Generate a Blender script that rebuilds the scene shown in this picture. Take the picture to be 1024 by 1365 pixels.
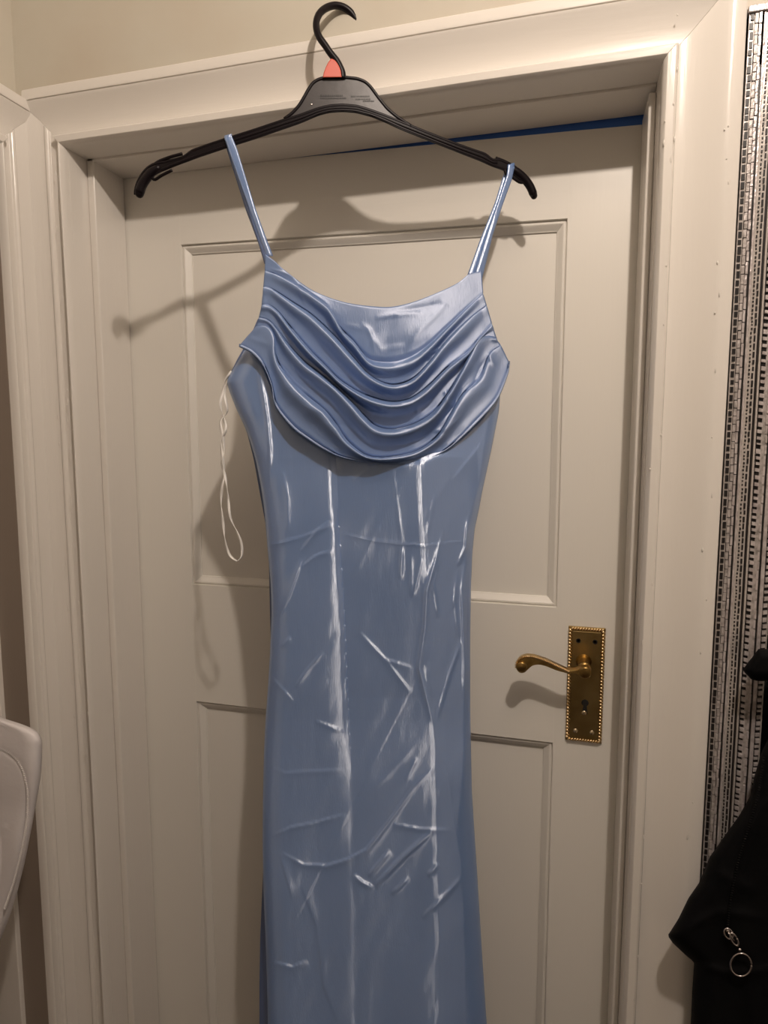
import bpy, bmesh, math, random
import numpy as np
from mathutils import Vector, Matrix

random.seed(4)
for o in list(bpy.data.objects):
    bpy.data.objects.remove(o)
SC = bpy.context.scene
COL = SC.collection

# ------------------------------------------------------------------ camera
F, YAW, PITCH, ROLL = 873.64, .26837, -.1092, -.00142      # focal length in pixels of a 1024 x 1365 frame
CZ = 1.55
CAM = np.array([.6732, -.9254, CZ])
cam_d = bpy.data.cameras.new('camera')
cam = bpy.data.objects.new('camera', cam_d)
COL.objects.link(cam)
SC.camera = cam
cam_d.sensor_fit = 'VERTICAL'
cam_d.sensor_height = 36
cam_d.lens = F / 1365 * 36
cam_d.clip_start = .02
_w = np.array([-math.sin(YAW) * math.cos(PITCH), math.cos(YAW) * math.cos(PITCH), math.sin(PITCH)])
_r0 = np.array([math.cos(YAW), math.sin(YAW), 0.]); _u0 = np.cross(_r0, _w)
_r = math.cos(ROLL) * _r0 + math.sin(ROLL) * _u0
_u = -math.sin(ROLL) * _r0 + math.cos(ROLL) * _u0
cam.matrix_world = Matrix(((_r[0], _u[0], -_w[0], CAM[0]), (_r[1], _u[1], -_w[1], CAM[1]),
                           (_r[2], _u[2], -_w[2], CAM[2]), (0, 0, 0, 1)))

# ------------------------------------------------------------------ light and exposure
wd = bpy.data.worlds.new('world'); SC.world = wd; wd.use_nodes = True
wd.node_tree.nodes['Background'].inputs[0].default_value = (1, .90, .80, 1)
wd.node_tree.nodes['Background'].inputs[1].default_value = .19
ld = bpy.data.lights.new('ceiling_bulb', 'POINT')
ld.energy = 29; ld.color = (1, .86, .745); ld.shadow_soft_size = .020
lo = bpy.data.objects.new('ceiling_bulb', ld); COL.objects.link(lo)
lo.location = (.87, -.90, CZ + .85)
vs = SC.view_settings
vs.view_transform = 'Standard'; vs.look = 'None'; vs.gamma = 1; vs.exposure = 0
vs.use_curve_mapping = False

# ------------------------------------------------------------------ helpers
def ray(x, y):
    x = np.asarray(x, float); y = np.asarray(y, float)
    return (_r * ((x[..., None] - 512) / F) - _u * ((y[..., None] - 682.5) / F) + _w)

def at(x, y, Y):                       # the point of the plane y = Y seen at a pixel
    d = ray(x, y); t = (Y - CAM[1]) / d[..., 1]
    return CAM + d * t[..., None]

HP0 = np.array([.165, -.204]); HE = np.array([.463, .155]); HL = np.linalg.norm(HE); HE = HE / HL
HN = np.array([HE[1], -HE[0]])         # the plane of the hanger and dress, facing the room
BOW = .024
def S(x, y, off=0., bow=1.):
    d = ray(x, y)
    dn = d[..., 0] * HN[0] + d[..., 1] * HN[1]
    base = (HP0[0] - CAM[0]) * HN[0] + (HP0[1] - CAM[1]) * HN[1]
    p = CAM + d * (base / dn)[..., None]
    s = ((p[..., 0] - HP0[0]) * HE[0] + (p[..., 1] - HP0[1]) * HE[1]) / HL
    b = BOW * np.clip(1 - (2 * s - 1) ** 2, 0, 1) * bow
    return CAM + d * ((base + off + b) / dn)[..., None]

def mesh(name, verts, faces, mat=None, parent=None, smooth=True, uvs=None, recalc=True):
    me = bpy.data.meshes.new(name)
    me.from_pydata([tuple(map(float, v)) for v in verts], [], [tuple(map(int, f)) for f in faces])
    if recalc:
        bm = bmesh.new(); bm.from_mesh(me)
        bmesh.ops.recalc_face_normals(bm, faces=bm.faces)
        bm.to_mesh(me); bm.free()
    if smooth:
        me.polygons.foreach_set('use_smooth', [True] * len(me.polygons))
    if uvs is not None:
        l = me.uv_layers.new(name='UVMap')
        vi = np.zeros(len(me.loops), int); me.loops.foreach_get('vertex_index', vi)
        l.data.foreach_set('uv', np.asarray(uvs, float)[vi].ravel())
    if mat: me.materials.append(mat)
    o = bpy.data.objects.new(name, me); COL.objects.link(o)
    if parent: o.parent = parent
    return o

def empty(name, loc=(0, 0, 0)):
    # parts keep world coordinates: the empty stands at the thing's base and its children are offset back
    o = bpy.data.objects.new(name, None); COL.objects.link(o); o.location = loc
    o.empty_display_size = .05
    return o

def adopt(par):
    for o in bpy.data.objects:
        if o.parent is par:
            o.matrix_parent_inverse = Matrix.Translation(-Vector(par.location))

def tag(o, label=None, cat=None, kind=None, group=None):
    if label: o['label'] = label
    if cat: o['category'] = cat
    if kind: o['kind'] = kind
    if group: o['group'] = group
    return o

class MB:
    def __init__(s): s.v = []; s.f = []
    def add(s, v, f):
        n = len(s.v); s.v += [tuple(p) for p in v]; s.f += [tuple(i + n for i in q) for q in f]
    def box(s, x0, x1, y0, y1, z0, z1):
        s.add([(x0, y0, z0), (x1, y0, z0), (x1, y1, z0), (x0, y1, z0), (x0, y0, z1), (x1, y0, z1), (x1, y1, z1), (x0, y1, z1)],
              [(0, 3, 2, 1), (4, 5, 6, 7), (0, 1, 5, 4), (1, 2, 6, 5), (2, 3, 7, 6), (3, 0, 4, 7)])
    def obox(s, c, ax, ay, az):       # oriented box: centre and three half axes
        c, ax, ay, az = map(np.asarray, (c, ax, ay, az))
        v = [c + i * ax + j * ay + k * az for k in (-1, 1) for (i, j) in ((-1, -1), (1, -1), (1, 1), (-1, 1))]
        s.add(v, [(0, 3, 2, 1), (4, 5, 6, 7), (0, 1, 5, 4), (1, 2, 6, 5), (2, 3, 7, 6), (3, 0, 4, 7)])
    def blob(s, c, ax, ay, az, n=8, m=5):
        c, ax, ay, az = map(np.asarray, (c, ax, ay, az))
        v = []; f = []
        for i in range(m + 1):
            t = math.pi * i / m
            for j in range(n):
                a = 2 * math.pi * j / n
                v.append(c + az * math.cos(t) + math.sin(t) * (ax * math.cos(a) + ay * math.sin(a)))
        for i in range(m):
            for j in range(n):
                f.append((i * n + j, i * n + (j + 1) % n, (i + 1) * n + (j + 1) % n, (i + 1) * n + j))
        s.add(v, f)
    def tube(s, pts, rad, n=10, flat=None, caps=True):
        pts = np.asarray(pts, float); N = len(pts)
        rad = np.broadcast_to(rad, (N,))
        T = np.gradient(pts, axis=0); T /= np.linalg.norm(T, axis=1)[:, None] + 1e-12
        up = np.array([0, 1., 0]) if abs(T[0][1]) < .9 else np.array([1., 0, 0])
        v = []; f = []
        for i in range(N):
            a = np.cross(T[i], up); a /= np.linalg.norm(a) + 1e-12
            b = np.cross(a, T[i]); up = b
            fb = 1 if flat is None else flat
            for j in range(n):
                t = 2 * math.pi * j / n
                v.append(pts[i] + rad[i] * (a * math.cos(t) + b * math.sin(t) * fb))
        for i in range(N - 1):
            for j in range(n):
                f.append((i * n + j, i * n + (j + 1) % n, (i + 1) * n + (j + 1) % n, (i + 1) * n + j))
        if caps: f += [tuple(range(n))[::-1], tuple((N - 1) * n + j for j in range(n))]
        s.add(v, f)
    def lathe(s, prof, c, ax, n=28):    # prof: (distance along ax, radius)
        c = np.asarray(c, float); ax = np.asarray(ax, float); ax /= np.linalg.norm(ax)
        a = np.cross(ax, [0, 0, 1.]) if abs(ax[2]) < .9 else np.cross(ax, [1., 0, 0]); a /= np.linalg.norm(a); b = np.cross(ax, a)
        v = []; f = []
        for d, r in prof:
            for j in range(n):
                t = 2 * math.pi * j / n
                v.append(c + ax * d + r * (a * math.cos(t) + b * math.sin(t)))
        for i in range(len(prof) - 1):
            for j in range(n):
                f.append((i * n + j, i * n + (j + 1) % n, (i + 1) * n + (j + 1) % n, (i + 1) * n + j))
        f += [tuple(range(n))[::-1], tuple((len(prof) - 1) * n + j for j in range(n))]
        s.add(v, f)
    def build(s, name, mat, parent=None, smooth=False, bev=0):
        o = mesh(name, s.v, s.f, mat, parent, smooth)
        if bev:
            m = o.modifiers.new('bevel', 'BEVEL'); m.width = bev; m.segments = 2; m.limit_method = 'ANGLE'; m.angle_limit = .6
            for p in o.data.polygons: p.use_smooth = True
            w = o.modifiers.new('wn', 'WEIGHTED_NORMAL'); w.keep_sharp = True
        return o

def resample(pts, n, smooth=0):
    p = np.asarray(pts, float)
    d = np.r_[0, np.cumsum(np.linalg.norm(np.diff(p, axis=0), axis=1))]
    t = np.linspace(0, d[-1], n)
    q = np.stack([np.interp(t, d, p[:, k]) for k in range(p.shape[1])], 1)
    for _ in range(smooth):
        q[1:-1] = (q[:-2] + 2 * q[1:-1] + q[2:]) / 4
    return q

def catmull(pts, n):
    p = np.asarray(pts, float); P = np.vstack([2 * p[0] - p[1], p, 2 * p[-1] - p[-2]])
    d = np.r_[0, np.cumsum(np.linalg.norm(np.diff(p, axis=0), axis=1))]
    out = []
    for t in np.linspace(0, d[-1], n):
        i = min(max(np.searchsorted(d, t, side='right') - 1, 0), len(p) - 2)
        s = (t - d[i]) / (d[i + 1] - d[i]); a, b, c, e = P[i], P[i + 1], P[i + 2], P[i + 3]
        out.append(.5 * ((2 * b) + (-a + c) * s + (2 * a - 5 * b + 4 * c - e) * s * s + (-a + 3 * b - 3 * c + e) * s ** 3))
    return np.array(out)

# ------------------------------------------------------------------ materials
def mat(name, col, rough=.5, metal=0., spec=.5, bump=None, var=None, aniso=None, coat=0, sheen=0):
    m = bpy.data.materials.new(name); m.use_nodes = True
    nt = m.node_tree; N = nt.nodes; L = nt.links; b = N['Principled BSDF']
    b.inputs['Base Color'].default_value = (*col, 1); b.inputs['Roughness'].default_value = rough
    b.inputs['Metallic'].default_value = metal; b.inputs['Specular IOR Level'].default_value = spec
    b.inputs['Coat Weight'].default_value = coat; b.inputs['Coat Roughness'].default_value = .25
    b.inputs['Sheen Weight'].default_value = sheen
    tc = N.new('ShaderNodeTexCoord')
    def noise(scale, st, detail=4):
        mp = N.new('ShaderNodeMapping'); mp.inputs['Scale'].default_value = st
        L.new(tc.outputs['Object'], mp.inputs['Vector'])
        n = N.new('ShaderNodeTexNoise'); n.inputs['Scale'].default_value = scale; n.inputs['Detail'].default_value = detail
        L.new(mp.outputs[0], n.inputs['Vector']); return n
    if var:                             # (scale, stretch, second colour)
        n = noise(var[0], var[1])
        mx = N.new('ShaderNodeMix'); mx.data_type = 'RGBA'
        rp = N.new('ShaderNodeMapRange'); rp.inputs[1].default_value = .4; rp.inputs[2].default_value = .68
        L.new(n.outputs['Fac'], rp.inputs[0]); L.new(rp.outputs[0], mx.inputs[0])
        mx.inputs[6].default_value = (*col, 1); mx.inputs[7].default_value = (*var[2], 1)
        L.new(mx.outputs[2], b.inputs['Base Color'])
    last = None
    for (sc, st, strength, dist) in (bump or []):
        n = noise(sc, st)
        bp = N.new('ShaderNodeBump'); bp.inputs['Strength'].default_value = strength; bp.inputs['Distance'].default_value = dist
        L.new(n.outputs['Fac'], bp.inputs['Height'])
        if last: L.new(last.outputs[0], bp.inputs['Normal'])
        last = bp
    if last: L.new(last.outputs[0], b.inputs['Normal'])
    if aniso:
        b.inputs['Anisotropic'].default_value = aniso[0]; b.inputs['Anisotropic Rotation'].default_value = aniso[1]
        tg = N.new('ShaderNodeTangent'); tg.direction_type = 'UV_MAP'; tg.uv_map = 'UVMap'
        L.new(tg.outputs[0], b.inputs['Tangent'])
    return m

M = {}
PB = [(18, (8, 8, 1), .25, .0012), (3, (3, 3, 1), .25, .004), (60, (1, 1, 1), .12, .0006)]
PBH = [(18, (1, 8, 8), .25, .0012), (3, (1, 3, 3), .25, .004), (60, (1, 1, 1), .12, .0006)]
M['gloss'] = mat('cream_gloss_paint_upright', (.76, .72, .665), .20, bump=PB)
M['gloss_h'] = mat('cream_gloss_paint_level', (.76, .72, .665), .32, bump=PBH)
M['door_v'] = mat('door_paint_upright', (.79, .76, .70), .36, bump=[(30, (6, 6, .5), .18, .0008), (3, (2, 2, 1), .15, .003)])
M['door_h'] = mat('door_paint_level', (.79, .76, .70), .36, bump=[(30, (.5, 6, 6), .22, .0008), (3, (1, 2, 2), .15, .003)])
M['taupe'] = mat('dark_taupe', (.27, .22, .18), .5, bump=PB)  # darker tone for the corner-side jamb and most of the second door
M['wall'] = mat('cream_wall_paint', (.58, .54, .455), .5, bump=[(5, (1, 1, 1), .4, .006), (40, (1, 1, 1), .2, .0015)],
                var=(6, (1, 1, 1), (.55, .49, .40)))
M['room'] = mat('plain_wall_paint', (.47, .445, .41), .7, bump=[(40, (1, 1, 1), .2, .001)])
M['floor'] = mat('brown_carpet', (.10, .075, .06), .9, bump=[(300, (1, 1, 1), .6, .002)])
M['blue'] = mat('blue_paint', (.05, .16, .55), .6)
M['hanger'] = mat('black_plastic', (.006, .0035, .005), .38, spec=.22, bump=[(60, (1, 1, 1), .08, .0005)])
M['web'] = mat('smoky_grey_plastic', (.060, .055, .056), .36, spec=.3, bump=[(40, (1, 1, 1), .3, .001)])
M['mark'] = mat('raised_plastic_print', (.006, .005, .005), .5)
M['brass3'] = mat('rope_brass_highlight', (.80, .60, .33), .24, metal=1.)  # paler brass: the bright glints of the rope are put into the colour
M['tagred'] = mat('coral_plastic', (.62, .11, .07), .45)
M['brass'] = mat('aged_brass', (.56, .37, .13), .30, metal=1., bump=[(90, (1, 1, 1), .15, .0004)], var=(40, (1, 1, 1), (.20, .12, .04)))
M['brass2'] = mat('dull_brass', (.34, .24, .10), .42, metal=1., bump=[(90, (1, 1, 1), .2, .0004)], var=(30, (1, 1, 1), (.24, .16, .06)))
M['screw'] = mat('screw_brass', (.75, .62, .42), .25, metal=1.)
M['dark'] = mat('dark_hollow', (.01, .008, .006), .8)
M['silver'] = mat('hammered_silver', (.72, .66, .65), .32, metal=.5, bump=[(220, (1, 1, .7), .8, .0012)], var=(120, (1, 1, 1), (.50, .44, .43)))
M['silver2'] = mat('pale_silver', (.80, .74, .70), .22, metal=.6, bump=[(160, (1, 1, .4), .5, .001)])
M['grey'] = mat('grey_mosaic', (.55, .50, .48), .4, metal=.35, bump=[(200, (1, 1, 1), .6, .001)], var=(150, (1, 1, 1), (.30, .27, .25)))
M['blackt'] = mat('black_mosaic', (.012, .010, .010), .35)
M['mirror'] = mat('mirror_glass', (.9, .9, .88), .01, metal=1.)
M['black'] = mat('black_cloth', (.0035, .0035, .004), .75, spec=.08, bump=[(260, (1, 1, 1), .25, .0006), (12, (1, 1, 2), .3, .004)])
M['blackz'] = mat('black_zip_tape', (.003, .003, .003), .75, spec=.15)
M['steel'] = mat('zip_steel', (.62, .56, .54), .25, metal=1.)
M['white'] = mat('white_soft_cover', (.72, .68, .68), .5, bump=[(24, (1, 1, 2), .4, .003), (200, (1, 1, 1), .2, .0006)])
M['thread'] = mat('white_thread', (.70, .66, .64), .6)
M['ribbon'] = mat('white_satin_ribbon', (.85, .83, .80), .35, sheen=.3)

def satin(name, col, col2, fac=.26, ro=.36, an=None, rt=None):
    m = mat(name, col, .6, spec=.2)
    nt = m.node_tree; N = nt.nodes; L = nt.links; b = N['Principled BSDF']; out = N['Material Output']
    tc = N.new('ShaderNodeTexCoord')
    def nz(sc, det):
        mp = N.new('ShaderNodeMapping'); mp.inputs['Scale'].default_value = sc
        L.new(tc.outputs['Object'], mp.inputs['Vector'])
        n = N.new('ShaderNodeTexNoise'); n.inputs['Scale'].default_value = 1; n.inputs['Detail'].default_value = det
        L.new(mp.outputs[0], n.inputs['Vector']); return n
    n1 = nz((1100, 1100, 90), 2); n2 = nz((70, 70, 16), 4)
    b1 = N.new('ShaderNodeBump'); b1.inputs['Strength'].default_value = .42; b1.inputs['Distance'].default_value = .0003
    L.new(n1.outputs['Fac'], b1.inputs['Height'])
    b2 = N.new('ShaderNodeBump'); b2.inputs['Strength'].default_value = .12; b2.inputs['Distance'].default_value = .001
    L.new(n2.outputs['Fac'], b2.inputs['Height']); L.new(b1.outputs[0], b2.inputs['Normal'])
    L.new(b2.outputs[0], b.inputs['Normal'])
    # the shiny floats of the weave run level: a lustre that is narrow across and long up and down
    g = N.new('ShaderNodeBsdfAnisotropic'); g.distribution = 'BECKMANN'; g.inputs['Color'].default_value = (*col2, 1)
    g.inputs['Roughness'].default_value = ro; g.inputs['Anisotropy'].default_value = ANI if an is None else an; g.inputs['Rotation'].default_value = ROT if rt is None else rt
    tg = N.new('ShaderNodeTangent'); tg.direction_type = 'UV_MAP'; tg.uv_map = 'UVMap'
    L.new(tg.outputs[0], g.inputs['Tangent']); L.new(b2.outputs[0], g.inputs['Normal'])
    ms = N.new('ShaderNodeMixShader'); ms.inputs[0].default_value = fac
    L.new(b.outputs[0], ms.inputs[1]); L.new(g.outputs[0], ms.inputs[2]); L.new(ms.outputs[0], out.inputs['Surface'])
    return m
ANI, ROT = .70, .0
M['satin'] = satin('blue_shot_satin', (.15, .28, .59), (.80, .85, .93), .36, .40)
M['satin_bias'] = satin('blue_shot_satin_on_the_bias', (.16, .25, .47), (.74, .78, .88), .18, .46, .6, .10)
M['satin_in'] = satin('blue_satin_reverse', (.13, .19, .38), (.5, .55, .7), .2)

# ------------------------------------------------------------------ the room
WY, WX = -.100, -.085                    # wall faces
OX0, OX1, OZ = -.012, .7636, CZ + .410   # the door opening
def slabbox(name, m, *b, label=None):
    q = MB(); q.box(*b); o = q.build(name, m); tag(o, label, None, 'structure'); return o
RX1, RY0, CEIL = 1.75, -2.5, 2.56
slabbox('floor', M['floor'], WX - .12, RX1 + .1, RY0 - .1, .09, -.08, 0, label='brown carpet floor below the frame of the photo')
slabbox('ceiling', M['room'], WX - .12, RX1 + .1, RY0 - .1, .09, CEIL, CEIL + .08, label='plain pale ceiling')
slabbox('wall_front', M['room'], WX - .12, RX1 + .1, RY0 - .1, RY0, 0, CEIL, label='plain wall behind the viewer')
slabbox('wall_right', M['room'], RX1, RX1 + .1, RY0, .09, 0, CEIL, label='plain side wall right of the mirror')
q = MB()
q.box(OX1 + .015, RX1, WY, .04, 0, CEIL)
q.box(OX0 - .015, OX1 + .015, WY, .04, OZ + .02, CEIL)
q.box(WX, RX1, -.1172, WY, CZ + .480, CEIL)
q.box(WX - .12, OX0 - .015, WY, .04, 0, CEIL) 
tag(q.build('wall_back', M['wall']), 'cream painted wall above and around the white door', None, 'structure')
# left wall with the second door's opening
LY0, LY1, LZ = -.940, -.1705, CZ + .400
q = MB()
q.box(WX - .12, WX, LY1 + .015, WY, 0, CEIL)
q.box(WX - .12, WX, RY0, LY0 - .015, 0, CEIL)
q.box(WX - .12, WX, LY0 - .015, LY1 + .015, LZ + .02, CEIL)
tag(q.build('wall_left', M['wall']), 'cream painted wall meeting the door wall at the left corner', None, 'structure')
q = MB(); q.box(WX - .3, RX1, .5, .6, 0, CEIL); tag(q.build('wall_beyond', M['blue']), 'blue wall of the next room behind the door', None, 'structure')

PROF = [(0, -.07), (0, -.112), (.0015, -.1165), (.0045, -.1205), (.0125, -.1210), (.0148, -.1185), (.0155, -.1135),
        (.0165, -.1095), (.022, -.1088), (.032, -.1100), (.042, -.1128), (.052, -.1168), (.0600, -.1208), (.0634, -.1220),
        (.0637, -.1170), (.0646, -.1170), (.0649, -.1218), (.0680, -.1222), (.0770, -.1215), (.0795, -.1200), (.0800, -.09)]
PROFV = [p for p in PROF if not .0633 < p[0] < .0648]
def prof_for(clip, PROF=None):
    PROF = PROF or globals()['PROF']
    P = []
    for i, (w, d) in enumerate(PROF):
        if w > clip:
            w0, d0 = PROF[i - 1]
            if w0 < clip:
                k = (clip - w0) / (w - w0); P.append((clip, d0 + k * (d - d0)))
            P.append((clip, -.09)); break
        P.append((w, d))
    return P

def extrude(name, rings, m, parent, wob=.0004, seed=0):
    """rings: list of closed loops of points along a board"""
    A = np.array(rings[0]); B = np.array(rings[-1]); n = 40
    rnd = np.random.RandomState(seed)
    V = []; Fc = []; k = len(A)
    ph = rnd.rand(3) * 6
    for i in range(n + 1):
        t = i / n; P = A * (1 - t) + B * t
        w = wob * (math.sin(7 * t + ph[0]) + .6 * math.sin(19 * t + ph[1]))
        P = P + np.array([w, w * .5, w]) * (.0 if i in (0, n) else 1)
        V += list(P)
    for i in range(n):
        for j in range(k):
            Fc.append((i * k + j, i * k + (j + 1) % k, (i + 1) * k + (j + 1) % k, (i + 1) * k + j))
    Fc += [tuple(range(k))[::-1], tuple(n * k + j for j in range(k))]
    return mesh(name, V, Fc, m, parent, smooth=False)

def edge_soft(o, w=.0006):
    md = o.modifiers.new('b', 'BEVEL'); md.width = w; md.segments = 2; md.limit_method = 'ANGLE'; md.angle_limit = .5
    for p in o.data.polygons: p.use_smooth = True
    o.modifiers.new('wn', 'WEIGHTED_NORMAL')

AZ = CZ + .407
t1 = empty('trim_1', (.38, -.1, 0)); tag(t1, 'cream moulded architrave framing the white door', None, 'structure')
P = prof_for(1); PV = prof_for(1, PROFV)
o = extrude('architrave_board', [[(OX1 + w, d, 0) for w, d in PV], [(OX1 + w, d, AZ + w) for w, d in PV]], M['gloss'], t1, seed=1); edge_soft(o)
o = extrude('architrave_board', [[(max(OX0 - w, -.072), d, AZ + w) for w, d in P], [(OX1 + w, d, AZ + w) for w, d in P]], M['gloss_h'], t1, seed=2); edge_soft(o)
PROFL = [(0, -.07), (0, -.112), (.0012, -.1185), (.0030, -.1212), (.0050, -.1208), (.0068, -.1180), (.0085, -.1140), (.0120, -.1100)] + [(.022, -.1092), (.0255, -.1098), (.0265, -.1130), (.0285, -.1146), (.0310, -.1146), (.0330, -.1130), (.0345, -.1112)] + [p for p in PROFV if p[0] > .036]
PL = prof_for(.0605, PROFL)
o = extrude('architrave_board', [[(OX0 - w, d, 0) for w, d in PL], [(OX0 - w, d, AZ + w) for w, d in PL]], M['gloss'], t1, seed=3); edge_soft(o)
# small nibs and runs in the old gloss paint
q = MB(); rn = random.Random(9)
for i in range(34):
    w = rn.choice([.0632, .0668, .07, .0145, .012, .004]); d = -.1222 if w < .066 and w > .05 else (-.1222 if w >= .066 else -.1212)
    z = CZ + rn.uniform(-.7, .45); h = rn.uniform(.0008, .004)
    q.blob((OX1 + w, d, z), (.0009, 0, 0), (0, .0007, 0), (0, 0, h), 6, 4)
for i in range(30):
    w = rn.choice([.0145, .0045, .010, .036]); d = {.0145: -.1197, .0045: -.1207, .010: -.1212, .036: -.1133}[w]
    z = CZ + rn.uniform(-.5, .41); q.blob((OX0 - w, d, z), (.0008, 0, 0), (0, .0006, 0), (0, 0, rn.uniform(.0008, .005)), 6, 4)
tag(q.build('paint_run', M['gloss'], t1, True), 'dried paint runs and nibs on the architrave', None, 'stuff')
adopt(t1)

# left wall architrave: same moulding turned round the corner
XO = -.066 + .1185                       # profile depth d -> x = -(d) mirrored onto the left wall
t3 = empty('trim_3', (WX, -.5, 0)); tag(t3, 'cream moulded architrave on the left wall', None, 'structure')
PL2 = prof_for(.0540, PROFL)
LA = LY1 - .000; LAZ = CZ + .394
def lx(d): return -.066 + (-.1205 - d) * 1.0 * -1 if False else WX + (WY - d)
o = extrude('architrave_board', [[(lx(d), LA + w, 0) for w, d in PL2], [(lx(d), LA + w, LAZ + w) for w, d in PL2]], M['gloss'], t3, seed=5); edge_soft(o)
o = extrude('architrave_board', [[(lx(d), min(LA + w, -.1165), LAZ + w) for w, d in P], [(lx(d), LY0 - w, LAZ + w) for w, d in P]], M['gloss_h'], t3, seed=6); edge_soft(o)
o = extrude('architrave_board', [[(lx(d), LY0 - w, 0) for w, d in P], [(lx(d), LY0 - w, LAZ + w) for w, d in P]], M['gloss'], t3, seed=7); edge_soft(o)
adopt(t3)
t4 = empty('trim_4', (WX, -.5, 0)); tag(t4, 'cream door lining recessed in the left wall', None, 'structure')
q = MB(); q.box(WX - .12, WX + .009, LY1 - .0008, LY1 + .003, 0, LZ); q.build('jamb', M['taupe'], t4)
q = MB(); q.box(WX - .12, WX + .009, LY0 - .003, LY0 + .0008, 0, LZ); q.build('jamb', M['gloss'], t4)
q = MB(); q.box(WX - .12, WX + .005, LY0 - .015, LY1 + .015, LZ, LZ + .015); q.build('head_jamb', M['gloss_h'], t4)
q = MB(); q.box(WX - .105, WX - .034, LY1 - .009, LY1, 0, LZ); q.build('door_stop', M['gloss'], t4, bev=.0015)
q = MB(); q.box(WX - .105, WX - .055, LY0, LY0 + .012, 0, LZ); q.build('door_stop', M['gloss'], t4, bev=.0015)
adopt(t4)
d2 = empty('door_2', (WX - .12, -.55, 0)); tag(d2, 'taupe door in the left wall, just seen at the left edge', None, 'structure')
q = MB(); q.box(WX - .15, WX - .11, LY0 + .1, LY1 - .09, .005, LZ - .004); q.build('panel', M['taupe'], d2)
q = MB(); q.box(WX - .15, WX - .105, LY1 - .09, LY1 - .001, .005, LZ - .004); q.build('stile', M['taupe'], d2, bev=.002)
q = MB(); q.box(WX - .15, WX - .105, LY0 + .001, LY0 + .1, .005, LZ - .004); q.build('stile', M['door_v'], d2, bev=.002)
adopt(d2)

# lining and stops of the main door
t2 = empty('trim_2', (.38, 0, 0)); tag(t2, 'cream door lining with raised stops around the white door', None, 'structure')
q = MB(); q.box(OX0 - .015, OX0, -.106, .045, 0, OZ); q.build('jamb', M['gloss'], t2)
q = MB(); q.box(OX1, OX1 + .015, -.106, .045, 0, OZ); q.build('jamb', M['gloss'], t2)
q = MB(); q.box(OX0 - .015, OX1 + .015, -.106, .045, OZ, OZ + .02); q.build('head_jamb', M['gloss_h'], t2)
q = MB(); q.box(OX0, 0, -.070, -.001, 0, OZ); q.build('door_stop', M['gloss'], t2, bev=.002)
q = MB(); q.box(.7553, OX1, -.070, -.001, 0, OZ - .012); q.build('door_stop', M['gloss'], t2, bev=.002)
q = MB(); q.box(OX0, OX1, -.070, -.001, CZ + .404, OZ); q.build('door_stop', M['gloss_h'], t2, bev=.0012)
q = MB(); q.box(.10, .7615, .004, .010, CZ + .386, OZ)  # added filler for the blue beyond, set forward where light reaches it
tag(q.build('blue_gap_filler', M['blue'], t2), 'added blue strip in the wedge gap above the door, standing in for the next room')
adopt(t2)

# ------------------------------------------------------------------ the door
door = empty('door_1', (.38, .02, 0)); tag(door, 'white painted panelled door with an aged brass lever handle', None, 'structure')
PX0, PX1 = .095, .6685
UZ1, UZ0, DZ1, DZ0 = CZ + .2935, CZ - .2325, CZ - .4295, .24
top = lambda x: CZ + .404 - .0305 * (x - .40)
q = MB(); q.box(-.008, PX0, 0, .04, .006, 1); q.v = [(x, y, z if z < 1 - 1e-6 else min(top(x), CZ + .4095)) for x, y, z in q.v]; q.build('stile', M['door_v'], door, bev=.00012)
q = MB(); q.box(PX1, .7605, 0, .04, .006, 1); q.v = [(x, y, z if z < 1 - 1e-6 else top(x)) for x, y, z in q.v]; q.build('stile', M['door_v'], door, bev=.00012)
q = MB(); q.box(PX0, PX1, 0, .04, 0, 1)
# the top edge of the upper panel is a little out of level, as in the photograph
q.v = [(x, y, (CZ + (.299 if x < .3 else .288)) if z < .5 else min(top(x), CZ + .4095)) for x, y, z in q.v]; q.build('rail', M['door_h'], door, bev=.00012)
q = MB(); q.box(PX0, PX1, 0, .04, DZ1, UZ0); q.build('rail', M['door_h'], door, bev=.00012)
q = MB(); q.box(PX0, PX1, 0, .04, .006, DZ0); q.build('rail', M['door_h'], door, bev=.00012)
MW, DEP = .0135, .0112
def panel(z0, zl, zr):
    q = MB(); q.box(PX0 - .004, PX1 + .004, DEP, DEP + .016, z0 - .004, max(zl, zr) + .004); q.build('panel', M['door_v'], door)
    cs = [(PX0, z0, 1, 1), (PX1, z0, -1, 1), (PX1, zr, -1, -1), (PX0, zl, 1, -1)]
    pr = [(-.001, .016), (-.001, .0004), (.0005, .0006), (.0010, .0048), (.0018, .0048), (.0026, .0030), (.0050, .0030), (.0085, .0052), (.0112, .0082), (.0128, .0088), (MW, .0092), (MW, .016)]
    for i in range(4):
        a, b = cs[i], cs[(i + 1) % 4]
        R = [[(c[0] + c[2] * w, d, c[1] + c[3] * w) for w, d in pr] for c in (a, b)]
        o = extrude('panel_moulding', R, M['door_h'] if i % 2 == 0 else M['door_v'], door, wob=.00015, seed=20 + i)
        edge_soft(o, .0003)
panel(UZ0, CZ + .299, CZ + .288)
panel(DZ0, DZ1, DZ1)

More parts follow.
